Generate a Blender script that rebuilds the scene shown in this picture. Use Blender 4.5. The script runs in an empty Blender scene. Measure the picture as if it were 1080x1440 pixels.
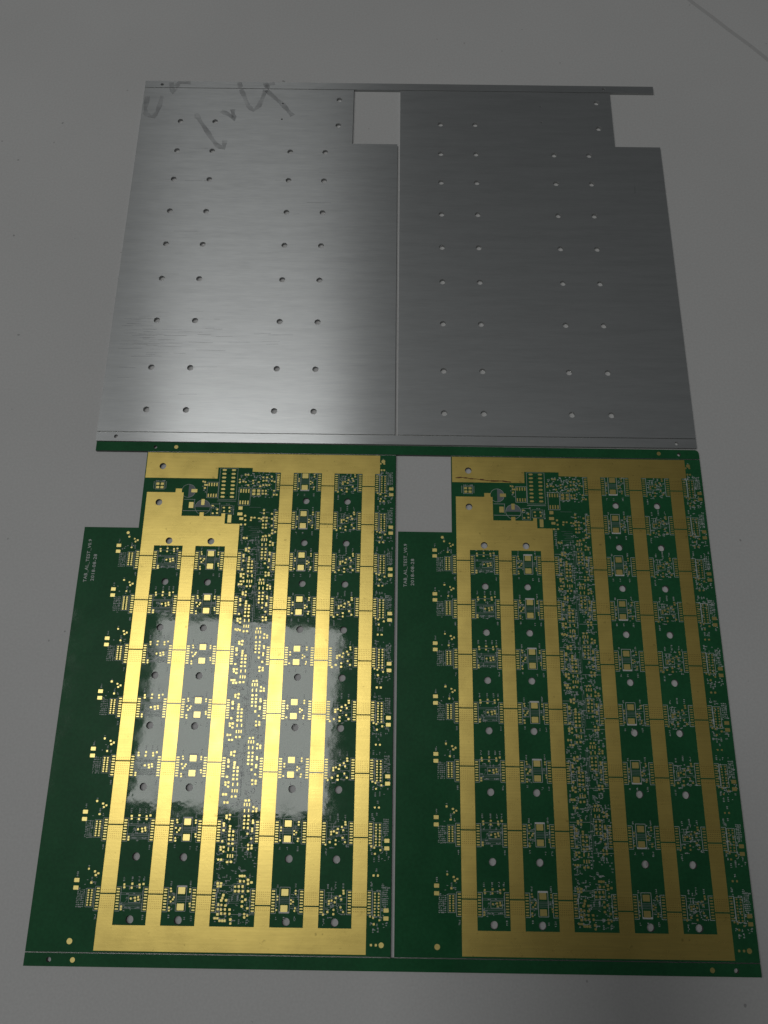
import bpy, bmesh, math, random
from mathutils import Vector
random.seed(7)
scene = bpy.context.scene
col = scene.collection

# ------------------------------------------------------------------ camera, light, exposure
cam_data = bpy.data.cameras.new('camera')
cam_data.sensor_fit = 'HORIZONTAL'
cam_data.sensor_width = 36.0
cam_data.lens = 36.0 * 1120.0 / 1080.0
cam_data.clip_start = 0.01
cam_data.clip_end = 50.0
cam = bpy.data.objects.new('camera', cam_data)
col.objects.link(cam)
cam.location = (0.1445826, 0.0737613, 0.3674685)
cam.rotation_euler = (0.32434, -0.00282, 0.01465)
scene.camera = cam

world = bpy.data.worlds.new('World')
scene.world = world
world.use_nodes = True
bg = world.node_tree.nodes['Background']
bg.inputs['Color'].default_value = (0.94, 0.98, 1.0, 1)
bg.inputs['Strength'].default_value = 0.029

# ceiling light panel of the room, the one mirrored in the solder mask
lamp = bpy.data.lights.new('overhead_light', 'AREA')
lamp.shape = 'RECTANGLE'
lamp.size = 0.595
lamp.size_y = 0.575
lamp.energy = 6.8
lamp.color = (1.0, 0.99, 0.965)
lamp_o = bpy.data.objects.new('overhead_light', lamp)
col.objects.link(lamp_o)
lamp_o.location = (-0.305, 0.268, 2.22)
lamp_o.rotation_euler = (0, 0, math.radians(-3.2))
# added dimmer panel, unseen, to brighten the left edge of the aluminium
fill_lamp = lamp.copy()
fill_lamp.energy = 4.8
fill_lamp_o = bpy.data.objects.new('overhead_light', fill_lamp)
col.objects.link(fill_lamp_o)
fill_lamp_o.location = (-1.215, 0.32, 2.22)
fill_lamp_o.rotation_euler = (0, 0, math.radians(-3.2))

scene.view_settings.view_transform = 'Standard'
scene.view_settings.look = 'None'
scene.view_settings.exposure = 0.0
scene.view_settings.gamma = 1.0
scene.view_settings.use_curve_mapping = False
scene.render.engine = 'CYCLES'

# ------------------------------------------------------------------ materials
class Mat:
    def __init__(s, name):
        s.m = bpy.data.materials.new(name)
        s.m.use_nodes = True
        s.nt = s.m.node_tree
        s.b = s.nt.nodes['Principled BSDF']
        s.tc = None
    def set(s, **k):
        for a, v in k.items():
            a = a.replace('_', ' ')
            if isinstance(v, tuple) and len(v) == 3: v = v + (1,)
            s.b.inputs[a].default_value = v
        return s
    def node(s, t, **k):
        n = s.nt.nodes.new(t)
        for a, v in k.items():
            if hasattr(n, a): setattr(n, a, v)
            else: n.inputs[a.replace('_', ' ')].default_value = v
        return n
    def link(s, a, b): s.nt.links.new(a, b)
    def coord(s, scale=(1, 1, 1), rot=(0, 0, 0)):
        if not s.tc: s.tc = s.node('ShaderNodeTexCoord')
        mp = s.node('ShaderNodeMapping')
        mp.inputs['Scale'].default_value = scale
        mp.inputs['Rotation'].default_value = rot
        s.link(s.tc.outputs['Object'], mp.inputs['Vector'])
        return mp.outputs['Vector']
    def noise(s, scale, detail=3, vec=(1, 1, 1), rough=0.5, rot=(0, 0, 0)):
        n = s.node('ShaderNodeTexNoise')
        n.inputs['Scale'].default_value = scale
        n.inputs['Detail'].default_value = detail
        n.inputs['Roughness'].default_value = rough
        s.link(s.coord(vec, rot), n.inputs['Vector'])
        return n.outputs['Fac']
    def ramp(s, fac, stops):
        r = s.node('ShaderNodeValToRGB')
        e = r.color_ramp.elements
        while len(e) < len(stops): e.new(0.5)
        for i, (p, c) in enumerate(stops):
            e[i].position = p
            e[i].color = (c[0], c[1], c[2], 1) if isinstance(c, tuple) else (c, c, c, 1)
        s.link(fac, r.inputs['Fac'])
        return r.outputs['Color']
    def maprange(s, fac, a, b, c, d):
        r = s.node('ShaderNodeMapRange')
        for i, v in enumerate((a, b, c, d)): r.inputs[i + 1].default_value = v
        s.link(fac, r.inputs[0])
        return r.outputs[0]
    def mix(s, fac, a, b, mode='MIX'):
        n = s.node('ShaderNodeMix')
        n.data_type = 'RGBA'; n.blend_type = mode
        for sock, v in ((n.inputs[0], fac), (n.inputs[6], a), (n.inputs[7], b)):
            if hasattr(v, 'links'): s.link(v, sock)
            else: sock.default_value = v + (1,) if isinstance(v, tuple) else v
        return n.outputs[2]
    def math(s, op, a, b):
        n = s.node('ShaderNodeMath'); n.operation = op
        for i, v in enumerate((a, b)):
            if hasattr(v, 'links'): s.link(v, n.inputs[i])
            else: n.inputs[i].default_value = v
        return n.outputs[0]
    def bump(s, height, dist, strength=1.0):
        n = s.node('ShaderNodeBump')
        n.inputs['Strength'].default_value = strength
        n.inputs['Distance'].default_value = dist
        s.link(height, n.inputs['Height'])
        s.link(n.outputs['Normal'], s.b.inputs['Normal'])

# white laminate table
M = Mat('table_laminate').set(Roughness=0.55)
a = M.noise(9, 4)
c1 = M.ramp(a, [(0.3, (0.715, 0.722, 0.722)), (0.7, (0.757, 0.765, 0.765))])
sp = M.ramp(M.noise(230, 1), [(0.0, 1.0), (0.775, 1.0), (0.81, 0.62), (1.0, 0.6)])
c2 = M.mix(1.0, c1, sp, 'MULTIPLY')
fi = M.ramp(M.noise(900, 2), [(0.3, 0.93), (0.7, 1.0)])
M.link(M.mix(1.0, c2, fi, 'MULTIPLY'), M.b.inputs['Base Color'])
M.bump(M.noise(1500, 2), 0.00006, 0.5)
TABLE = M.m
SCUFF = Mat('table_scuff').set(Base_Color=(0.58, 0.585, 0.585), Roughness=0.6).m

# green solder mask, glossy and slightly wavy
M = Mat('solder_mask').set(Roughness=0.38, Specular_IOR_Level=0.1, Coat_Weight=1.0, Coat_IOR=1.46, Coat_Roughness=0.04)
n1 = M.noise(60, 3)
n2 = M.noise(700, 2)
c = M.ramp(n1, [(0.3, (0.015, 0.120, 0.044)), (0.7, (0.021, 0.150, 0.056))])
M.link(M.mix(1.0, c, M.ramp(n2, [(0.3, 0.88), (0.7, 1.06)]), 'MULTIPLY'), M.b.inputs['Base Color'])
M.link(M.maprange(M.noise(140, 3), 0.35, 0.7, 0.025, 0.075), M.b.inputs['Coat Roughness'])
h = M.math('ADD', M.math('MULTIPLY', M.noise(210, 2), 0.8), M.math('MULTIPLY', M.noise(60, 2), 2.6))
M.bump(h, 0.000016, 1.0)
M.link(M.b.inputs['Normal'].links[0].from_socket, M.b.inputs['Coat Normal'])
MASK = M.m
# mask lying over copper tracks
TRACE = Mat('covered_copper_track').set(Base_Color=(0.17, 0.25, 0.22), Roughness=0.25, IOR=1.5).m

# immersion gold
def gold(name, base, r0, r1):
    M = Mat(name).set(Metallic=1.0)
    big = M.noise(45, 3)
    c = M.ramp(big, [(0.3, base), (0.7, tuple(v * 0.93 for v in base))])
    ln = M.ramp(M.noise(60, 3, (1, 22, 1)), [(0.3, 0.93), (0.7, 1.03)])
    sp = M.ramp(M.noise(420, 1), [(0.0, 1.0), (0.72, 1.0), (0.8, 0.72), (1, 0.7)])
    M.link(M.mix(1.0, M.mix(1.0, c, ln, 'MULTIPLY'), sp, 'MULTIPLY'), M.b.inputs['Base Color'])
    M.link(M.maprange(M.noise(120, 4), 0.3, 0.7, r0, r1), M.b.inputs['Roughness'])
    M.bump(M.noise(900, 3), 0.000012, 0.8)
    b2 = M.node('ShaderNodeBsdfPrincipled')
    b2.inputs['Metallic'].default_value = 1.0
    b2.inputs['Roughness'].default_value = 0.44
    M.link(M.b.inputs['Base Color'].links[0].from_socket, b2.inputs['Base Color'])
    mx = M.node('ShaderNodeMixShader')
    mx.inputs[0].default_value = 0.52
    M.link(M.b.outputs[0], mx.inputs[1]); M.link(b2.outputs[0], mx.inputs[2])
    M.link(mx.outputs[0], M.nt.nodes['Material Output'].inputs['Surface'])
    return M.m
GOLD = gold('immersion_gold', (0.98, 0.765, 0.225), 0.25, 0.32)
PAD = gold('pad_gold', (0.98, 0.82, 0.30), 0.26, 0.34)
VIA = Mat('via_mouth').set(Base_Color=(0.42, 0.29, 0.08), Metallic=1.0, Roughness=0.4).m
SILK = Mat('silkscreen_ink').set(Base_Color=(0.80, 0.82, 0.82), Roughness=0.5).m
SILKDIM = Mat('thin_silkscreen_ink').set(Base_Color=(0.62, 0.66, 0.66), Roughness=0.4).m
SILKG = Mat('grey_silkscreen_fill').set(Base_Color=(0.19, 0.225, 0.235), Roughness=0.5).m
SCRATCH = Mat('tarnished_scratch').set(Base_Color=(0.17, 0.075, 0.025), Metallic=0.3, Roughness=0.6).m
M = Mat('marker_ink').set(Base_Color=(0.10, 0.10, 0.108), Roughness=0.45)
M.link(M.maprange(M.noise(160, 4), 0.3, 0.7, 0.04, 0.27), M.b.inputs['Alpha'])
INK = M.m
EDGE = Mat('cut_board_edge').set(Base_Color=(0.10, 0.105, 0.10), Roughness=0.5, Metallic=0.3).m  # dark core plus the shade on the side walls, put into the colour
ALUCUT = Mat('cut_aluminium').set(Base_Color=(0.42, 0.43, 0.43), Roughness=0.5, Metallic=0.5).m
GROOVE = Mat('milled_groove').set(Base_Color=(0.58, 0.59, 0.58), Metallic=1.0, Roughness=0.35).m
CORE = Mat('board_underside').set(Base_Color=(0.3, 0.3, 0.3), Roughness=0.6).m

# brushed aluminium: grain along x
M = Mat('brushed_aluminium').set(Metallic=1.0, Anisotropic=0.99)
g1 = M.noise(110, 5, (1, 20, 1), 0.65)
g2 = M.noise(7, 3, (1, 260, 1), 0.6)
g3 = M.noise(22, 4, (1, 9, 1), 0.6)
c = M.ramp(g1, [(0.25, (0.765, 0.795, 0.805)), (0.75, (0.865, 0.893, 0.903))])
c = M.mix(1.0, c, M.ramp(g2, [(0.2, 0.97), (0.45, 1.0), (1.0, 1.01)]), 'MULTIPLY')
c = M.mix(1.0, c, M.ramp(g3, [(0.3, 0.94), (0.6, 1.02)]), 'MULTIPLY')
M.link(c, M.b.inputs['Base Color'])
M.link(M.maprange(g1, 0.25, 0.75, 0.24, 0.265), M.b.inputs['Roughness'])
tn = M.node('ShaderNodeTangent'); tn.direction_type = 'UV_MAP'
M.link(tn.outputs['Tangent'], M.b.inputs['Tangent'])
M.b.inputs['Anisotropic Rotation'].default_value = 0.25
M.bump(M.noise(90, 5, (1, 24, 1), 0.7), 0.000004, 0.5)
# broad second lobe from the oxide skin
b2 = M.node('ShaderNodeBsdfPrincipled')
b2.inputs['Metallic'].default_value = 1.0
b2.inputs['Roughness'].default_value = 0.55
M.link(c, b2.inputs['Base Color'])
mx = M.node('ShaderNodeMixShader')
mx.inputs[0].default_value = 0.40
M.link(M.b.outputs[0], mx.inputs[1]); M.link(b2.outputs[0], mx.inputs[2])
M.link(mx.outputs[0], M.nt.nodes['Material Output'].inputs['Surface'])
ALU = M.m

# ------------------------------------------------------------------ mesh helpers (mm in, metres out)
S = 0.001
def link(name, me, mats, parent=None, loc=(0, 0, 0)):
    for m in mats: me.materials.append(m)
    o = bpy.data.objects.new(name, me)
    col.objects.link(o)
    o.parent = parent
    o.location = loc
    return o

def circle(x, y, r, n=28):
    return [(x + r * math.cos(2 * math.pi * i / n), y + r * math.sin(2 * math.pi * i / n)) for i in range(n)]

def slab_mesh(name, outer, holes, z0, z1):
    """flat plate with through holes; material 0 top, 1 walls, 2 underside"""
    bm = bmesh.new()
    loops, edges = [], []
    for lp in [outer] + holes:
        vs = [bm.verts.new((x * S, y * S, z1 * S)) for x, y in lp]
        loops.append(vs)
        for i in range(len(vs)): edges.append(bm.edges.new((vs[i], vs[(i + 1) % len(vs)])))
    bmesh.ops.triangle_fill(bm, use_beauty=True, use_dissolve=False, edges=edges)
    top = list(bm.faces)
    for f in top:
        f.normal_update()
        if f.normal.z < 0: f.normal_flip()
        f.material_index = 0
    low = {}
    for vs in loops:
        for v in vs: low[v] = bm.verts.new((v.co.x, v.co.y, z0 * S))
    for f in top:
        nf = bm.faces.new([low[v] for v in reversed(f.verts)])
        nf.material_index = 2
    for k, vs in enumerate(loops):
        n = len(vs)
        area = sum(vs[i].co.x * vs[(i + 1) % n].co.y - vs[(i + 1) % n].co.x * vs[i].co.y for i in range(n))
        seq = vs if area > 0 else list(reversed(vs))
        for i in range(n):
            p, q = seq[i], seq[(i + 1) % n]
            quad = [low[p], low[q], q, p]
            if k > 0: quad.reverse()
            f = bm.faces.new(quad)
            f.material_index = 1
            f.smooth = k > 0
    uv = bm.loops.layers.uv.new('flat')
    for f in bm.faces:
        for l in f.loops: l[uv].uv = (l.vert.co.x, l.vert.co.y)
    me = bpy.data.meshes.new(name)
    bm.to_mesh(me); bm.free()
    return me

class Batch:
    """many small raised pieces joined into one mesh"""
    def __init__(s): s.v, s.f = [], []
    def prism(s, pts, z0, z1):
        n = len(pts); b = len(s.v)
        s.v += [(x * S, y * S, z1 * S) for x, y in pts] + [(x * S, y * S, z0 * S) for x, y in pts]
        s.f.append(tuple(range(b, b + n)))
        for i in range(n):
            j = (i + 1) % n
            s.f.append((b + n + i, b + n + j, b + j, b + i))
    def rect(s, x, y, w, h, z0, z1, c=0.0):
        a, b = w / 2, h / 2
        if c > 0:
            p = [(-a + c, -b), (a - c, -b), (a, -b + c), (a, b - c), (a - c, b), (-a + c, b), (-a, b - c), (-a, -b + c)]
        else: p = [(-a, -b), (a, -b), (a, b), (-a, b)]
        s.prism([(x + u, y + v) for u, v in p], z0, z1)
    def line(s, x0, y0, x1, y1, w, z0, z1):
        d = math.hypot(x1 - x0, y1 - y0)
        if d < 1e-6: return
        nx, ny = -(y1 - y0) / d * w / 2, (x1 - x0) / d * w / 2
        s.prism([(x0 - nx, y0 - ny), (x1 - nx, y1 - ny), (x1 + nx, y1 + ny), (x0 + nx, y0 + ny)], z0, z1)
    def mesh(s, name):
        me = bpy.data.meshes.new(name)
        me.from_pydata(s.v, [], s.f); me.update()
        return me

# ------------------------------------------------------------------ sizes (mm), panel frame: x right, y away from viewer
T = 1.6
PW, PH, RAIL, GAP = 300.0, 231.74, 4.84, 0.42
BW, PITCH = 149.25, 150.75
CX, CY0 = 25.9, 187.0                   # notch
Y0, Y1 = RAIL + GAP, PH - RAIL - GAP    # board span
ROWS = [211.5, 191.9, 171.1, 149.8, 126.7, 102.8, 78.0, 52.0, 25.2]
HOLE_ROWS = [201.9, 180.7, 160.7, 139.0, 117.2, 95.2, 69.4, 41.5, 17.5]
big_holes = [(34.3, 219.0), (34.3, 200.1)]
for i, y in enumerate(HOLE_ROWS):
    big_holes += [(105.8, y), (125.9, y)]
    if i > 0: big_holes += [(41.2, y), (61.2, y)]
tiny_holes = [(67.2, 215.8), (67.2, 204.2)]
HR = 1.62

board_outline = [(0, Y0), (BW, Y0), (BW, Y1), (CX, Y1), (CX, CY0), (0, CY0)]
def mirror(pts): return [(BW - x, y) for x, y in reversed(pts)]

# ------------------------------------------------------------------ table
bm = bmesh.new()
for x, y in ((-1.6, -1.2), (1.9, -1.2), (1.9, 1.9), (-1.6, 1.9)): bm.verts.new((x, y, 0))
for x, y in ((-1.6, -1.2), (1.9, -1.2), (1.9, 1.9), (-1.6, 1.9)): bm.verts.new((x, y, -0.025))
bm.verts.ensure_lookup_table(); v = bm.verts
bm.faces.new(v[0:4]); bm.faces.new((v[7], v[6], v[5], v[4]))
for i in range(4): bm.faces.new((v[i + 4], v[(i + 1) % 4 + 4], v[(i + 1) % 4], v[i]))
me = bpy.data.meshes.new('table_top'); bm.to_mesh(me); bm.free()
table = link('table_top', me, [TABLE])
table['kind'] = 'structure'
sc = Batch()
pts = [(322, 545), (331, 533.5), (341, 522.6), (351, 511), (362, 499.2), (372, 487), (384, 473)]
for p, q in zip(pts, pts[1:]): sc.line(p[0], p[1], q[0], q[1], 2.6, -0.05, 0.05)
link('scuff_line', sc.mesh('scuff_line'), [SCUFF], table)

# ------------------------------------------------------------------ panel skeleton shared by both panels
def empty(name, loc, rz=0):
    o = bpy.data.objects.new(name, None)
    col.objects.link(o)
    o.location = loc; o.rotation_euler = (0, 0, rz)
    o.empty_display_size = 0.02
    return o

def vgroove(name, x0, x1, y0, y1, parent, depth=0.45):
    ym = (y0 + y1) / 2
    vs, fs = [], []
    for x in (x0, x1): vs += [(x * S, y0 * S, (T - 0.03) * S), (x * S, ym * S, (T - depth) * S), (x * S, y1 * S, (T - 0.03) * S), (x * S, y1 * S, 0.4 * S), (x * S, y0 * S, 0.4 * S)]
    for i in range(5):
        j = (i + 1) % 5
        fs.append((i, 5 + i, 5 + j, j))
    fs += [(0, 1, 2, 3, 4), (9, 8, 7, 6, 5)]
    me = bpy.data.meshes.new(name); me.from_pydata(vs, [], fs)
    bm = bmesh.new(); bm.from_mesh(me); bmesh.ops.recalc_face_normals(bm, faces=bm.faces); bm.to_mesh(me); bm.free()
    return link(name, me, [GROOVE], parent)

# ------------------------------------------------------------------ green panel
panel = empty('circuit_board_panel', (0, 0, 0))
panel['label'] = 'green double circuit board panel with gold bus bars and pads, lying copper side up'
panel['category'] = 'circuit board'

near_rail = link('rail', slab_mesh('near_rail', [(0, 0), (PW, 0), (PW, RAIL), (0, RAIL)], [circle(10, 2.4, 1.0, 20), circle(290, 2.2, 1.0, 20)], 0.02, T), [MASK, EDGE, CORE], panel)
far_rail = link('rail', slab_mesh('far_rail', [(0, PH - RAIL), (PW, PH - RAIL), (PW, PH - 2)] + [(PW - 2 + 2 * math.cos(t * math.pi / 12), PH - 2 + 2 * math.sin(t * math.pi / 12)) for t in range(1, 6)] + [(PW - 2, PH), (0, PH)], [circle(29.5, 229.2, 0.9, 20), circle(290, 229.2, 0.9, 20)], 0.02, T), [MASK, EDGE, CORE], panel)
for x0, x1 in ((0, BW), (PITCH, PW)): vgroove('score_groove', x0, x1, RAIL, Y0, panel)
for x0, x1 in ((CX, BW), (PITCH + CX, PW)): vgroove('score_groove', x0, x1, Y1, PH - RAIL, panel)
for r, spots in ((near_rail, ((19.8, 2.4), (280.2, 2.3))), (far_rail, ((39.9, 229.3), (280, 229.5)))):
    for x, y in spots:
        b = Batch(); b.prism(circle(x, y, 1.0, 16), T - 0.02, T + 0.05)
        link('fiducial', b.mesh('fiducial'), [PAD], r)

ZG0, ZG1 = T - 0.03, T + 0.07     # gold
ZP1 = T + 0.06
ZS1 = T + 0.035                    # ink
ZT1 = T + 0.02                     # covered tracks

board = link('circuit_board', slab_mesh('circuit_board', board_outline, [circle(x, y, HR) for x, y in big_holes] + [circle(x, y, 0.4, 12) for x, y in tiny_holes], 0.02, T), [MASK, EDGE, CORE], panel)

# gold planes and bars
def gold_piece(name, outer, holes=()):
    o = link(name, slab_mesh(name, outer, [circle(x, y, HR + 0.02) for x, y in holes], ZG0, ZG1), [GOLD, GOLD, GOLD], board)
    return o
B123 = [(28.0, 34.3), (48.0, 54.1), (68.2, 74.3)]
B456 = [(92.8, 99.1), (113.0, 119.2), (133.0, 139.1)]
SL = 0.27                           # half slit
s123 = [r + 2.0 for r in ROWS[2:]]
s456 = [r - 1.7 for r in ROWS]
yb = min(s123) - SL
yc = min(s456) - SL
# near bus with the stubs of all six bars
pts = [(27.8, 5.9), (139.0, 5.9)]
for (x0, x1), yy in reversed([(b, yb) for b in B123] + [(b, yc) for b in B456]):
    pts += [(x1, 15.4), (x1, yy), (x0, yy), (x0, 15.4)]
pts = [p for i, p in enumerate(pts) if not (p == (139.1, 15.4))]
pts[1] = (139.1, 5.9)
pts = pts[:-1] + [(27.8, 15.4)]
gold_piece('bus_plane', pts)
# far bus with stubs of bars 4 to 6
yt = max(s456) + SL
pts = [(26.3, 212.8), (61.8, 212.8), (61.8, 218.7), (78.8, 218.7), (78.8, 216.7)]
for x0, x1 in B456: pts += [(x0, 216.4), (x0, yt), (x1, yt), (x1, 216.4)]
pts += [(141.5, 216.6), (141.5, 226.2), (26.3, 226.2)]
gold_piece('bus_plane', pts, [(34.3, 219.0)])
# left plane with stubs of bars 1 to 3
yt3 = max(s123) + SL
pts = [(28.0, 205.3), (28.0, yt3), (34.3, yt3), (34.3, 178.3), (48.0, 178.3), (48.0, yt3), (54.1, yt3), (54.1, 178.3), (68.2, 178.3), (68.2, yt3), (74.3, yt3),
       (74.3, 189.6), (67.0, 189.6), (67.0, 194.8), (65.2, 194.8), (65.2, 193.3), (56.6, 193.3), (56.6, 195.2), (54.6, 195.2), (54.6, 193.3), (45.9, 193.3), (45.9, 205.3), (44.9, 205.3), (44.9, 207.3), (41.9, 207.3), (41.9, 205.3)]
gold_piece('bus_plane', pts, [(34.3, 200.1), (41.2, 180.7), (61.2, 180.7)])
for bars, sl in ((B123, sorted(s123)), (B456, sorted(s456))):
    for x0, x1 in bars:
        for ya, yb_ in zip(sl, sl[1:]):
            gold_piece('bus_bar', [(x0, ya + SL), (x1, ya + SL), (x1, yb_ - SL), (x0, yb_ - SL)])

# plated via mouths on the bars near each row
via = Batch()
for bars, rows in ((B123, ROWS[2:]), (B456, ROWS)):
    for x0, x1 in bars:
        for r in rows:
            sy = r + 2.0 if bars is B123 else r - 1.7
            for i in range(7):
                for j in range(9):
                    yv = r - 3.4 + j * 0.85
                    if abs(yv - sy) < 0.5: continue
                    via.prism(circle(x0 + 0.75 + i * (x1 - x0 - 1.5) / 6, yv, 0.16, 6), ZG1 - 0.01, ZG1 + 0.006)
vo = link('via_mouths', via.mesh('via_mouths'), [VIA], board); vo['kind'] = 'stuff'

# pads large enough to pick out one by one
def pad_mesh(name, w, h, c=0.12):
    b = Batch(); b.rect(0, 0, w, h, ZG0, ZP1, c); return b.mesh(name)
me_sq = pad_mesh('square_pad', 2.9, 2.55)
me_ed = pad_mesh('edge_pad', 2.1, 1.55)
me_dip = pad_mesh('oval_pad', 2.1, 0.95, 0.4)
me_rect = {}
_done = set()
def pad(name, me, x, y):
    o = bpy.data.objects.new(name, me)
    if me.name not in _done:
        me.materials.append(PAD); _done.add(me.name)
    col.objects.link(o); o.parent = board; o.location = (x * S, y * S, 0)
for r in ROWS[2:]:
    pad('square_pad', me_sq, 61.8, r + 3.5); pad('square_pad', me_sq, 61.8, r - 2.7)
    pad('edge_pad', me_ed, 17.5, r + 6.9); pad('edge_pad', me_ed, 17.5, r + 4.0)
for r in ROWS:
    pad('square_pad', me_sq, 104.9, r + 3.4); pad('square_pad', me_sq, 104.8, r - 2.7)
    pad('edge_pad', me_ed, 147.2, r - 2.8); pad('edge_pad', me_ed, 147.2, r - 5.8)
for x, ys in ((65.0, (217.4, 215.4, 213.4, 211.4, 209.4, 207.4, 205.4, 203.4)), (69.55, (217.4, 215.4, 213.4, 211.4, 209.4, 207.4, 205.4, 203.4))):
    for y in ys: pad('oval_pad', me_dip, x, y)
for x, y, w, h in ((51.0, 206.3, 2.9, 1.7), (50.1, 198.9, 2.2, 3.0), (55.7, 200.5, 1.6, 3.0), (69.2, 192.2, 1.8, 4.0), (74.2, 197.7, 1.9, 1.7), (74.1, 194.7, 2.4, 1.5), (74.9, 192.3, 1.9, 1.3)):
    pad('rectangular_pad', pad_mesh('rectangular_pad', w, h), x, y)
for x, y, r in ((17.6, 9.2, 1.15), (145.4, 9.5, 1.05), (143.1, 223.1, 0.95), (21.2, 184.4, 0.7)):
    b = Batch(); b.prism(circle(0, 0, r, 18), ZG0, ZP1)
    pad('fiducial', b.mesh('fiducial'), x, y)

# small pads, joined
sp = Batch()
def P(x, y, w=0.85, h=0.8, c=0.15): sp.rect(x, y, w, h, ZG0, ZP1, c)
NP = 8
for bars, rows in ((B123, ROWS[2:]), (B456, ROWS)):
    for x0, x1 in bars:
        for r in rows:
            for k in range(NP):
                y = r - 3.85 + k * 1.1
                P(x0 - 1.05, y, 1.3, 0.5, 0.05); P(x1 + 1.05, y, 1.3, 0.5, 0.05)
A_ = [(22.0, 11.3), (24.7, 10.3), (26.2, 9.6), (25.2, 8.9), (23.7, 6.0)]
B_ = [(37.6, 5.5), (37.7, 4.4), (40.9, 5.8), (40.8, 4.3), (44.0, 5.5), (44.1, 4.4), (45.6, 5.8), (40.9, 0.2), (42.6, 0.5), (43.9, 0.8), (42.8, -0.6), (44.1, -0.2), (37.2, -2.9), (37.2, -3.9)]
C_ = [(57.2, 4.2), (57.4, 3.2), (57.0, 1.0), (58.4, 0.1), (57.6, -0.7), (58.8, 0.9), (57.1, -3.0), (57.2, -4.1), (65.3, 4.1), (65.3, 3.1), (65.6, -1.4), (65.7, -2.4)]
D1 = [(76.9, 11.5), (78.2, 11.5), (78.3, 6.2), (78.3, 5.3), (79.7, 6.5), (79.6, 4.9), (80.1, 2.0), (80.1, 1.0), (80.0, -0.1), (80.0, -1.6), (80.0, -3.2), (80.0, -4.9), (81.6, -0.1), (81.6, -1.6), (81.6, -3.2), (81.6, -4.9), (79.9, -12.1), (81.5, -12.0), (77.3, 3.1), (77.4, 2.2), (77.4, 0.3), (77.2, -4.0), (76.7, -6.3), (78.0, -6.3), (76.8, -7.3), (78.0, -8.0), (76.1, -11.2), (77.3, -11.2)]
D1t = [(80.0, -7.1), (82.0, -7.0), (79.9, -9.7), (81.0, -9.7), (82.0, -9.7)]
D2 = [(86.0, 12.4), (87.4, 12.5), (86.0, 6.1), (86.0, 4.5), (86.0, 3.1), (86.0, 1.5), (87.7, 6.2), (87.7, 4.6), (87.6, 3.1), (87.7, 1.4), (89.6, 9.8), (89.5, 8.1), (90.9, 9.2), (90.9, 8.2), (89.7, 4.4), (89.8, 3.5), (89.6, 1.1), (89.6, 0.2), (87.7, -0.9), (89.4, -2.8), (88.3, -5.3), (88.4, -6.9), (89.8, -5.5), (89.8, -6.6)]
D2t = [(85.6, 10.8), (86.7, 10.8), (87.8, 10.8), (85.8, 8.3), (87.6, 8.4)]
E_ = [(109.4, 4.1), (108.5, -0.1), (107.6, -0.8), (109.4, -2.5), (109.2, -3.5), (101.7, -3.3), (109.4, 3.0), (107.6, 0.5), (101.9, 0.6), (101.9, 1.8)]
F_ = [(123.4, 0.4), (123.4, -0.6), (124.5, 0.6), (125.8, 0.0), (125.4, -2.9), (125.4, -4.5), (122.9, -3.7), (129.4, -3.6), (121.1, -4.7), (129.3, 4.4), (129.4, 3.4), (128.5, 1.1), (127.9, 2.4), (128.3, -1.9), (126.2, 1.6)]
G_ = [(141.8, 10.4), (143.6, 10.4), (140.6, -5.1), (141.9, -5.6), (144.5, -6.5), (142.2, -8.0)]
rg = random.Random(3)
def place(lst, r, w=0.85, h=0.8):
    for x, y in lst: P(x, r + y, w * rg.uniform(0.85, 1.12), h * rg.uniform(0.85, 1.12))
for i, r in enumerate(ROWS):
    if i >= 2:
        place(A_, r); place(B_, r); place(C_, r, 0.75, 0.7)
        for k in range(7):
            for x in (23.0, 24.4): P(x, r + 3.1 - k * 0.93, 0.72, 0.6)
        if i < 8:
            place(D1, r, 0.95, 0.9); place(D2, r, 0.9, 0.88)
            for x, y in D1t + D2t: P(x, r + y, 0.5, 1.35, 0.05)
    place(E_, r, 0.75, 0.7); place(F_, r, 0.85, 0.8); place(G_, r)
    for k in range(8):
        for x in (142.5, 144.1): P(x, r + 3.5 - k * 1.16, 0.72, 0.65)
Db = [(76.6, 6.5), (78.0, 6.5), (76.7, 5.3), (77.9, 5.4), (79.3, 2.0), (78.6, 0.0), (80.6, 0.1), (77.5, -1.6), (78.8, -1.7), (80.5, -1.9), (77.4, -3.3), (78.7, -3.4), (80.4, -3.4), (82.3, -3.4), (77.4, -5.2), (78.9, -4.9), (80.5, -4.9), (82.4, -5.0), (76.4, -6.7), (77.5, -6.7), (78.5, -7.6), (79.6, -7.6), (80.6, -7.6), (82.9, -7.1), (83.0, -8.6), (79.0, 0.9),
      (85.7, 9.4), (86.6, 9.4), (87.6, 9.4), (85.9, 7.4), (87.5, 7.4), (89.2, 7.9), (89.3, 6.5), (90.7, 7.0), (84.0, 5.3), (85.5, 5.4), (87.1, 5.4), (84.1, 3.6), (85.6, 3.6), (87.3, 3.6), (87.2, 1.6), (87.3, -0.3), (87.3, -2.1), (89.5, 3.7), (88.6, 0.4), (89.6, -2.8), (88.5, -5.0), (88.6, -6.2), (89.8, -5.5)]
place(Db, ROWS[8], 0.95, 0.95)
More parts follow.
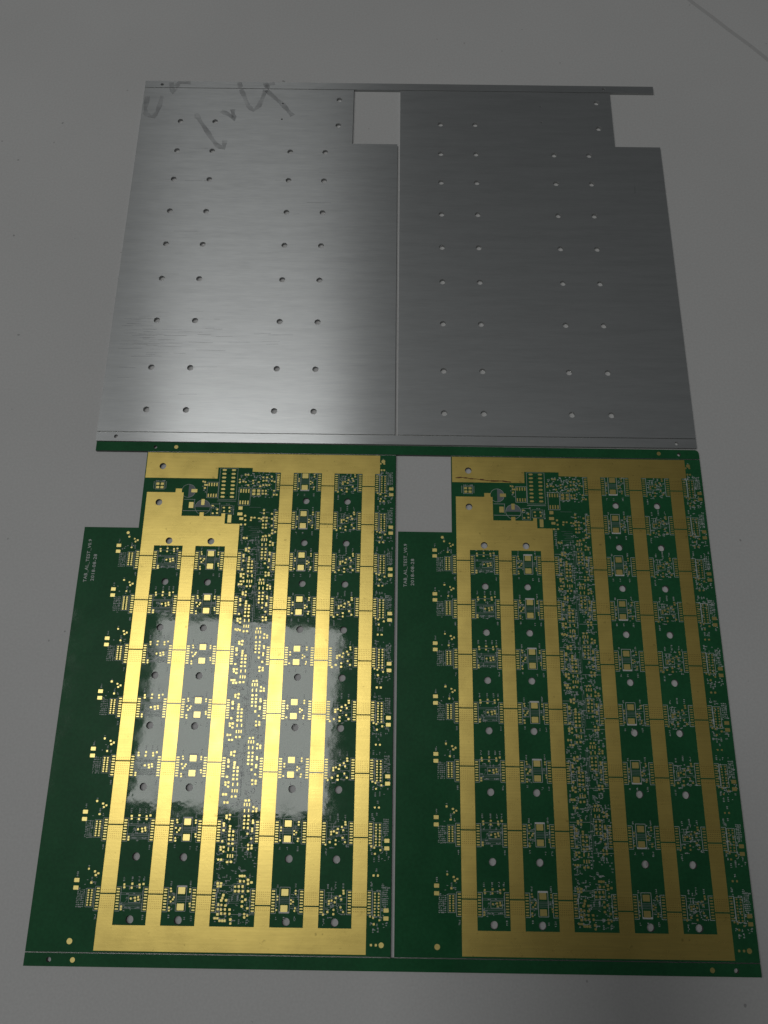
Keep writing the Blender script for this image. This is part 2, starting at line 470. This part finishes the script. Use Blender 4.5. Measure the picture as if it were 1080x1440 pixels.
Tt = [(55.9, 210.9), (56.0, 209.4), (56.9, 209.4), (56.0, 207.8), (54.9, 211.2), (72.8, 212.5), (72.9, 211.0), (75.5, 215.0), (76.8, 215.0), (74.6, 211.5), (75.8, 211.2), (77.1, 209.6), (79.4, 212.0), (79.5, 210.6), (84.2, 213.8), (86.1, 213.8), (84.4, 212.0), (85.9, 212.1), (84.5, 209.7), (86.0, 209.8), (87.4, 209.8), (83.0, 209.1), (82.2, 211.3), (84.4, 206.8), (85.9, 206.8), (84.5, 205.3), (86.0, 205.3), (66.1, 197.8), (66.3, 196.0), (68.8, 197.8), (69.0, 196.0), (63.0, 196.8), (63.0, 195.0), (60.6, 198.7), (60.9, 194.8), (76.9, 191.6), (76.7, 193.8), (75.0, 189.3), (77.0, 189.4), (79.8, 192.9), (79.6, 191.6), (81.3, 192.9), (83.5, 192.6), (84.7, 192.3), (85.6, 196.8), (85.7, 195.2), (85.6, 193.0), (87.1, 193.0), (85.5, 191.4), (87.2, 191.4), (85.6, 189.5), (87.0, 189.5), (85.6, 187.9), (87.1, 187.9), (89.9, 189.0), (90.3, 186.6), (90.2, 185.1), (91.7, 185.9), (87.2, 183.9), (89.0, 184.0), (90.0, 206.9), (89.9, 204.8), (91.3, 204.8), (88.4, 214.2), (88.6, 212.0), (89.9, 211.6), (91.2, 193.4), (91.2, 191.6), (89.8, 192.4), (89.6, 195.0)]
place(Tt, 0, 0.95, 0.85)
for y in (215.2, 213.9, 212.6, 211.3, 210.0, 208.7): P(91.6, y, 0.9, 0.5, 0.05)
for x in (58.0, 59.27, 60.54, 61.8): P(x, 209.7, 0.6, 1.7, 0.05); P(x, 204.0, 0.6, 1.7, 0.05)
for x in (73.8, 75.05, 76.3, 77.6): P(x, 206.6, 0.62, 1.9, 0.05); P(x, 200.6, 0.62, 1.9, 0.05)
for x, y in ((80.1, 206.8), (82.4, 206.8), (80.1, 205.1), (82.4, 205.1)): P(x, y, 1.5, 1.25)
for x, y in ((32.8, 209.7), (35.0, 209.7), (32.9, 207.9), (35.0, 207.9)): P(x, y, 1.5, 1.2)
for x, y in ((142.3, 218.5), (143.6, 218.5), (141.2, 9.5), (143.2, 9.5)): P(x, y, 0.9, 0.9)
so = link('small_pads', sp.mesh('small_pads'), [PAD], board); so['kind'] = 'stuff'

# silkscreen and covered tracks, joined
ink, dim, trk = Batch(), Batch(), Batch()
def L(x0, y0, x1, y1, w=0.16): ink.line(x0, y0, x1, y1, w, T - 0.02, ZS1)
def D(x0, y0, x1, y1, w=0.16): dim.line(x0, y0, x1, y1, w, T - 0.02, ZS1 - 0.004)
def TR(x0, y0, x1, y1, w=0.22): trk.line(x0, y0, x1, y1, w, T - 0.02, ZT1)
def rect(x0, y0, x1, y1, w=0.16):
    L(x0, y0, x1, y0, w); L(x0, y1, x1, y1, w); L(x0, y0, x0, y1, w); L(x1, y0, x1, y1, w)
rt = random.Random(11)
def marks(x, y, n, vert=True, h=0.8, fn=None):
    """short reference marks too small to read"""
    fn = fn or D
    for k in range(n):
        cx, cy = (x, y + k * h * 0.85) if vert else (x + k * h * 0.85, y)
        for q in range(rt.choice((1, 2, 2, 3))):
            ax, ay = rt.uniform(-0.42, 0.42) * h, rt.uniform(-0.3, 0.3) * h
            if rt.random() < 0.6: fn(cx - 0.42 * h, cy + ay, cx + 0.42 * h, cy + ay * 0.6, 0.17)
            else: fn(cx + ax, cy - 0.32 * h, cx + ax * 0.6, cy + 0.32 * h, 0.17)
for bars, rows in ((B123, ROWS[2:]), (B456, ROWS)):
    for x0, x1 in bars:
        for r in rows:
            for sx, s in ((x0, -1), (x1, 1)):
                L(sx + s * 2.25, r - 4.6, sx + s * 2.25, r + 4.6, 0.15)
                L(sx + s * 0.3, r + 4.6, sx + s * 2.25, r + 4.6, 0.14)
                L(sx + s * 0.3, r - 4.6, sx + s * 2.25, r - 4.6, 0.14)
for i, r in enumerate(ROWS):
    if i >= 2:
        # left edge block
        for k in range(9):
            y = r + 3.2 - k * 0.8
            for q in range(4): marks(18.6 + q * 0.85 + rt.uniform(-.1, .1), y, 1)
        rect(22.2, r - 3.2, 25.2, r + 3.8, 0.12)
        marks(17.6, r + 8.6, 3); marks(23.8, r + 6.8, 3); marks(25.4, r + 5.6, 2); marks(26.9, r - 7.6, 3); marks(22.0, r + 12.4, 1)
        # between bars 1 and 2
        for x in (37.3, 40.8, 43.6): marks(x, r + 7.0, 3)
        marks(45.6, r + 7.0, 3); marks(46.5, r - 7.5, 3)
        L(37.0, r + 4.9, 44.6, r + 4.9, 0.1)
        for k, y in enumerate((2.3, 1.7, -1.6, -2.2, -2.9, -3.6)):
            TR(36.2, r + y, 46.2, r + y, 0.28)
        TR(38.5, r - 1.4, 40.2, r + 1.0); TR(44.6, r - 1.2, 46.0, r + 0.6); TR(38.6, r + 0.2, 40.4, r + 0.2)
        rect(40.0, r - 1.3, 44.8, r + 1.4, 0.1); marks(38.9, r - 3.2, 3, False); marks(43.2, r - 3.2, 3, False); marks(39.2, r + 0.6, 1); marks(45.3, r + 2.9, 1)
        # between bars 2 and 3
        rect(59.8, r - 4.3, 63.9, r + 5.4, 0.15); L(59.8, r + 5.1, 63.9, r + 5.1, 0.6)
        for y in (1.3, 0.7, 0.1, -0.6): TR(60.2, r + y, 66.2, r + y, 0.26)
        TR(56.4, r - 1.6, 60, r - 1.6); TR(56.4, r + 2.2, 60, r + 2.2)
        rect(56.3, r - 1.3, 59.3, r + 1.7, 0.1); marks(57.2, r + 5.4, 3); marks(65.3, r + 5.2, 4); marks(63.8, r - 7.2, 2); marks(66.6, r - 7.6, 3); marks(57.2, r - 6.6, 2)
        marks(64.8, r + 0.6, 2); marks(65.9, r + 1.0, 2); marks(57.9, r + 2.4, 2, False)
        # middle field, bar 3 side
        L(74.6, r + 5.7, 83.6, r + 5.8, 0.1)
        if i < 8:
            rect(79.0, r - 5.8, 82.7, r + 0.7, 0.1)
            for k in range(8): marks(83.3 + rt.uniform(-.1, .3), r - 8 + k * 1.15, 1)
            for k in range(7): marks(76.0 + rt.uniform(0, 2.2), r - 4.6 + k * 1.25, 2, False, 0.7)
            for k in range(5): TR(75.9, r - 2.8 + k * 1.1, 79.0, r - 2.8 + k * 1.1 + rt.choice((0, .5)), 0.2)
            marks(76.8, r - 14.2, 2); marks(78.0, r - 14.2, 2); marks(82.9, r - 12.6, 2); marks(78.9, r + 8.0, 2); marks(76.2, r + 8.6, 2)
            rect(85.0, r + 0.6, 88.6, r + 7.0, 0.1)
            for k in range(6): marks(88.8 + rt.uniform(0, 1.8), r - 4.0 + k * 1.4, 2, False, 0.7)
            for k in range(4): TR(88.4, r - 2.0 + k * 1.2, 91.2, r - 2.0 + k * 1.2, 0.2)
            L(84.2, r - 6.4, 92.6, r - 6.4, 0.1); marks(88.2, r - 10.0, 3); marks(89.6, r - 10.0, 3); marks(84.2, r + 5.2, 2); marks(84.2, r + 9.0, 3); marks(91.6, r + 6.2, 2)
            TR(83.6, r - 12, 83.6, r + 9, 0.25); TR(84.3, r - 5.5, 84.3, r + 9, 0.2)
        else:
            for k in range(34): marks(rt.uniform(75.8, 91), r + rt.uniform(-8.5, 8), 1, h=0.7)
            L(82.5, r - 5.2, 92.6, r - 5.2, 0.1); rect(83.3, r + 2.6, 88.1, r + 6.4, 0.1)
            for k in range(5): TR(81.5, r - 1 + k * 0.8, 86, r - 1 + k * 0.8, 0.2)
    # between bars 4 and 5
    rect(102.8, r - 4.3, 107.0, r + 5.4, 0.15); L(102.8, r - 4.15, 107.0, r - 4.15, 0.7)
    for y in (1.3, 0.7, 0.1, -0.6): TR(101.4, r + y, 107.2, r + y, 0.26)
    TR(101.2, r + 2.5, 103, r + 2.5); TR(107.2, r + 1.6, 111, r + 1.6); TR(107.2, r - 2.0, 111, r - 2.0)
    for k in range(4): marks(107.7 + rt.uniform(0, .8), r - 2.6 + k * 1.7, 2, False, 0.75)
    marks(109.4, r - 7.2, 3); marks(104.9, r - 6.8, 2); marks(101.7, r - 6.8, 2); marks(109.3, r + 5.2, 3); marks(101.8, r + 5.4, 2); marks(101.8, r - 2.0, 2)
    # between bars 5 and 6
    rect(122.6, r - 1.3, 126.6, r + 1.3, 0.1); L(122.3, r + 3.6, 125.3, r + 3.6, 0.1); L(123.3, r + 1.6, 123.3, r + 3.6, 0.1); L(124.4, r + 1.6, 124.4, r + 3.6, 0.1)
    marks(126.0, r + 5.4, 4); marks(129.2, r + 5.6, 3); marks(121.4, r - 8.6, 4, fn=D); marks(122.8, r + 5.2, 3)
    for k in range(5): marks(127.2 + rt.uniform(0, 1.6), r - 4.4 + k * 1.6, 2, False, 0.75)
    marks(122.0, r - 2.6, 3, False); marks(124.4, r + 1.9, 2); marks(123.2, r - 5.8, 3, False)
    TR(121.6, r + 2.4, 126.8, r + 2.4); TR(126.6, r - 0.6, 130.6, r - 0.6); TR(126.4, r + 1.2, 130.6, r + 2.0); TR(121.8, r - 2.0, 125, r - 2.0)
    # right edge block
    rect(141.6, r - 5.2, 145.0, r + 4.2, 0.12)
    for k in range(9):
        for q in range(3): marks(145.9 + q * 0.85, r + 5.6 - k * 0.78, 1)
    marks(141.9, r - 11.0, 3); marks(143.9, r - 10.8, 3); marks(143.0, r + 12.2, 2); marks(140.8, r + 6.4, 3); marks(147.3, r - 8.4, 2); marks(140.9, r - 8.2, 2)
for k in range(1150):
    x, y = rt.uniform(75.2, 92), rt.uniform(16.5, 183)
    if (83.6 < x < 85 and rt.random() < 0.8): continue
    marks(x, y, rt.choice((1, 1, 2, 3)), rt.random() < 0.5, 0.75)
for r in ROWS:
    for k in range(44): marks(rt.uniform(140.2, 148.2), r + rt.uniform(-10.5, 7.5), rt.choice((1, 2)), rt.random() < 0.5, 0.75)
    for k in range(26): marks(rt.uniform(121.6, 130.4), r + rt.uniform(-5.5, 5), rt.choice((1, 2)), rt.random() < 0.5, 0.75)
    for k in range(9): marks(rt.uniform(107.4, 110.6), r + rt.uniform(-4.5, 4.8), rt.choice((1, 2)), rt.random() < 0.5, 0.75)
for r in ROWS[2:]:
    for k in range(18): marks(rt.uniform(36.8, 46), r + rt.uniform(-4.5, 5), rt.choice((1, 2)), rt.random() < 0.5, 0.75)
    for k in range(12): marks(rt.uniform(56.3, 59.4), r + rt.uniform(-4.5, 4.8), 1, True, 0.75)
    for k in range(9): marks(rt.uniform(19, 26), r + rt.uniform(-4, 9), 1, True, 0.75)
# far block around the connector and regulators
rect(72.9, 199.2, 78.5, 208.1, 0.14); rect(57.2, 202.8, 62.6, 210.9, 0.14); rect(62.9, 202.0, 71.6, 218.3, 0.1)
L(62.6, 201.2, 71.8, 201.2, 0.14); L(70.9, 199.0, 70.9, 194.2, 0.12); rect(60.0, 193.8, 64.0, 199.6, 0.1); rect(64.8, 194.9, 70.2, 199.0, 0.1)
rect(31.7, 206.9, 36.2, 210.7, 0.12); L(30.9, 207.2, 30.9, 211.0, 0.12); L(36.9, 207.2, 36.9, 211.0, 0.12)
L(46.3, 201.8, 51.8, 201.8, 0.14); L(46.3, 196.0, 59.4, 196.0, 0.14); L(51.6, 201.8, 51.6, 197.0, 0.14); rect(79.0, 203.9, 83.6, 208.0, 0.12)
for k in range(170):
    x, y = rt.uniform(72.6, 91), rt.uniform(203, 216.5)
    if 73 < x < 78 and 199 < y < 208: continue
    marks(x, y, 1, h=0.8, fn=L if rt.random() < 0.6 else D)
for k in range(20): marks(rt.uniform(60, 71), rt.uniform(194.5, 200.5), 1, h=0.8, fn=L)
for k in range(26): marks(rt.uniform(83, 91.5), rt.uniform(184, 197.5), 2, False, h=0.8)
for k in range(10): marks(rt.uniform(54.5, 57), rt.uniform(205, 211.5), 1, h=0.8)
for k in range(6): marks(32.0 + k * 0.8, 211.3, 1); marks(75.3, 184 + k, 2, False)
for y in (198.2, 188.2, 181.4, 177.0): TR(78.5, y, 84, y, 0.2)
for y in range(0, 9): TR(79 + 0.8 * (y % 3), 181 + y * 0.9, 84, 181 + y * 0.9, 0.18)
def half_disc(cx, cy, r, a0, a1):
    ink2.prism([(cx + r * math.cos(math.radians(a0 + (a1 - a0) * i / 16)), cy + r * math.sin(math.radians(a0 + (a1 - a0) * i / 16))) for i in range(17)], T - 0.02, ZS1 - 0.002)
ink2 = Batch()
half_disc(48.2, 206.2, 3.3, -90, 90); half_disc(55.8, 197.9, 3.6, 0, 180)
for a in range(0, 360, 15):
    for cx, cy, r in ((48.2, 206.2, 3.4), (55.8, 197.9, 3.7)):
        p = math.radians(a); q = math.radians(a + 15)
        if cy + r * math.sin(p) > 211.5: continue
        L(cx + r * math.cos(p), cy + r * math.sin(p), cx + r * math.cos(q), cy + r * math.sin(q), 0.12)
for nm, b, m in (('silkscreen_lines', ink, SILK), ('silkscreen_marks', dim, SILKDIM), ('covered_tracks', trk, TRACE), ('silkscreen_fill', ink2, SILKG)):
    o = link(nm, b.mesh(nm), [m], board); o['kind'] = 'stuff'

def text_mesh(body, size):
    cu = bpy.data.curves.new('printed_text', 'FONT')
    cu.body = body; cu.size = size; cu.extrude = 0.02 * S; cu.resolution_u = 2; cu.space_character = 1.08
    o = bpy.data.objects.new('tmp', cu); col.objects.link(o)
    dg = bpy.context.evaluated_depsgraph_get()
    me = bpy.data.meshes.new_from_object(o.evaluated_get(dg))
    bpy.data.objects.remove(o); bpy.data.curves.remove(cu)
    return me
for body, x, y, ln in (('TAB_AL_TEST_V0.9', 4.3, 159.8, 21.0), ('2018-08-28', 7.7, 160.4, 13.0)):
    me = text_mesh(body, 2.2 * S)
    xs = [v.co.x for v in me.vertices]
    k = ln * S / (max(xs) - min(xs))
    for v in me.vertices: v.co.x *= k
    me.materials.clear()
    o = link('printed_text', me, [SILK], board, (x * S, y * S, (T + 0.015) * S))
    o.rotation_euler = (0, 0, math.pi / 2)

# second board of the panel: same parts again
board2 = board.copy(); col.objects.link(board2); board2.parent = panel
board2.location = (PITCH * S, 0, 0)
for ch in list(board.children):
    c = ch.copy(); col.objects.link(c); c.parent = board2
b = Batch()
sp_ = [(28.0, 215.0), (31, 215.2), (35.0, 214.8), (40, 214.3), (45.4, 213.7), (51, 213.7), (57.3, 213.1)]
rs = random.Random(5)
fine = []
for p, q in zip(sp_, sp_[1:]):
    for t in (0, 0.33, 0.66): fine.append((p[0] + (q[0] - p[0]) * t, p[1] + (q[1] - p[1]) * t + rs.uniform(-.12, .12)))
for p, q in zip(fine, fine[1:]): b.line(p[0], p[1], q[0], q[1], rs.uniform(0.3, 0.75), ZG1 - 0.02, ZG1 + 0.012)
o = link('scratch_mark', b.mesh('scratch_mark'), [SCRATCH], board2)
o['label'] = 'long brown scratch across the gold bus plane'

# ------------------------------------------------------------------ aluminium panel: the same panel lying face down
alu = empty('aluminium_panel', (-0.000615, 0.23215, 0), 0.00214)
alu['label'] = 'bare brushed aluminium double panel with drilled holes and faint marker writing'
alu['category'] = 'metal plate'
H_ = [circle(x, y, HR) for x, y in [(BW - x, y) for x, y in big_holes]] + [circle(BW - x, y, 0.6, 12) for x, y in tiny_holes]
plate = link('plate', slab_mesh('plate', mirror(board_outline), H_, 0.02, T), [ALU, ALUCUT, MASK], alu)
plate2 = plate.copy(); col.objects.link(plate2); plate2.parent = alu; plate2.location = (PITCH * S, 0, 0)
link('rail', slab_mesh('near_rail_alu', [(0, 0), (PW, 0), (PW, RAIL), (0, RAIL)], [circle(9.8, 2.5, 1.0, 20), circle(290.1, 2.4, 1.0, 20)], 0.02, T), [ALU, ALUCUT, MASK], alu)
link('rail', slab_mesh('far_rail_alu', [(0, PH - RAIL), (PW, PH - RAIL), (PW, PH), (0, PH)], [circle(10, 229.1, 1.0, 20), circle(270.8, 229.5, 1.0, 20)], 0.02, T), [ALU, ALUCUT, MASK], alu)
for x0, x1 in ((0, BW), (PITCH, PW)): vgroove('score_groove', x0, x1, RAIL, Y0, alu)
for x0, x1 in ((0, BW - CX), (PITCH, PW - CX)): vgroove('score_groove', x0, x1, Y1, PH - RAIL, alu)

strokes = [[(2.3, 220), (2.0, 212), (2.3, 207.3), (5, 205.4), (7.5, 204.8), (9, 208), (10.0, 212.7), (10.9, 220.5)],
           [(15.4, 230.6), (16.0, 226.6)], [(16.1, 226.2), (16.9, 222.9), (18.2, 226.2)], [(18.4, 227.3), (19.9, 230.4), (26.7, 230.6)],
           [(55.3, 231.4), (56.6, 227.3)], [(56.8, 226), (59.2, 220.5), (62, 213.5), (65.0, 210.4), (68.1, 213.6), (70, 220), (71.3, 225.8)], [(71.9, 227.3), (73, 230), (76.5, 231)], [(70.8, 231), (72.2, 227.4)],
           [(71.8, 225.6), (76, 221), (81.2, 216.0), (85, 211), (88.2, 206.8)],
           [(46.4, 209.6), (51.1, 207.0), (54.7, 203.6), (53.6, 207), (52.9, 211.0)],
           [(31.8, 207.5), (34.1, 203.1), (38.9, 195.4), (43.2, 188.4), (46, 184.5), (50.0, 182.4), (50.1, 188.2)]]
mk = 0
for st in strokes:
    w = 3.1
    le, ri = [], []
    fine = []
    for p, q in zip(st, st[1:]):
        for t in (0, 0.5): fine.append((p[0] + (q[0] - p[0]) * t, p[1] + (q[1] - p[1]) * t))
    fine.append(st[-1])
    for i, p in enumerate(fine):
        a_, b_ = fine[max(0, i - 1)], fine[min(len(fine) - 1, i + 1)]
        d = math.hypot(b_[0] - a_[0], b_[1] - a_[1]) or 1
        ww = w * (0.42 + 0.1 * math.sin(i * 1.7))
        nx, ny = -(b_[1] - a_[1]) / d * ww, (b_[0] - a_[0]) / d * ww
        le.append((p[0] + nx, p[1] + ny)); ri.append((p[0] - nx, p[1] - ny))
    vs = [(x * S, y * S, (T + 0.018 + 0.002 * mk) * S) for x, y in le + ri]
    n = len(le)
    me = bpy.data.meshes.new('marker_stroke'); me.from_pydata(vs, [], [(n + i, n + i + 1, i + 1, i) for i in range(n - 1)])
    link('marker_stroke', me, [INK], plate if sum(p[1] for p in st) / len(st) < Y1 else plate)
    mk += 1

# handling scratches along the grain of the left plate
SCUF2 = Mat('dull_scratch').set(Base_Color=(0.16, 0.165, 0.165), Metallic=0.6, Roughness=0.6, Alpha=0.30).m
fs = Batch(); rq = random.Random(21)
for k in range(75):
    x = rq.choice((rq.uniform(3, 30), rq.uniform(3, 55), rq.uniform(5, 120)))
    y = rq.gauss(59, 7) if k < 55 else rq.uniform(20, 200)
    ln = rq.uniform(3, 16)
    if x + ln > 118: continue
    fs.line(x, y, x + ln, y + rq.uniform(-.3, .3), rq.uniform(0.07, 0.2), T - 0.01, T + 0.006 + 0.0001 * k)
o = link('fine_scratches', fs.mesh('fine_scratches'), [SCUF2], plate); o['kind'] = 'stuff'
nk = Batch(); nk.line(283.0 - PITCH, 160, 282.7 - PITCH, 154.5, 0.22, T - 0.01, T + 0.012)
link('nick', nk.mesh('nick'), [GROOVE], plate2)

# ------------------------------------------------------------------ the phone that takes the picture; its shadow falls on the near right corner
phone = empty('smartphone', cam.location)
phone.rotation_euler = cam.rotation_euler
phone['label'] = 'black smartphone held over the near edge of the boards, throwing a soft shadow'
phone['category'] = 'phone'
PHB = Mat('phone_glass').set(Base_Color=(0.02, 0.02, 0.022), Roughness=0.2).m
PHL = Mat('phone_lens').set(Base_Color=(0.01, 0.01, 0.012), Roughness=0.05).m
def rounded(x0, y0, x1, y1, r):
    out = []
    for cx, cy, a in ((x1 - r, y1 - r, 0), (x0 + r, y1 - r, 90), (x0 + r, y0 + r, 180), (x1 - r, y0 + r, 270)):
        out += [(cx + r * math.cos(math.radians(a + k * 15)), cy + r * math.sin(math.radians(a + k * 15))) for k in range(7)]
    return out
body = link('body', slab_mesh('body', rounded(-24, -146, 58, 18, 9), [], 3.2, 10.8), [PHB, PHB, PHB], phone)
for x, y, r in ((0, 0, 5.0), (14, 0, 5.0)):
    b = Batch(); b.prism(circle(x, y, r, 24), 2.2, 3.4)
    link('lens_ring', b.mesh('lens_ring'), [PHL], phone)
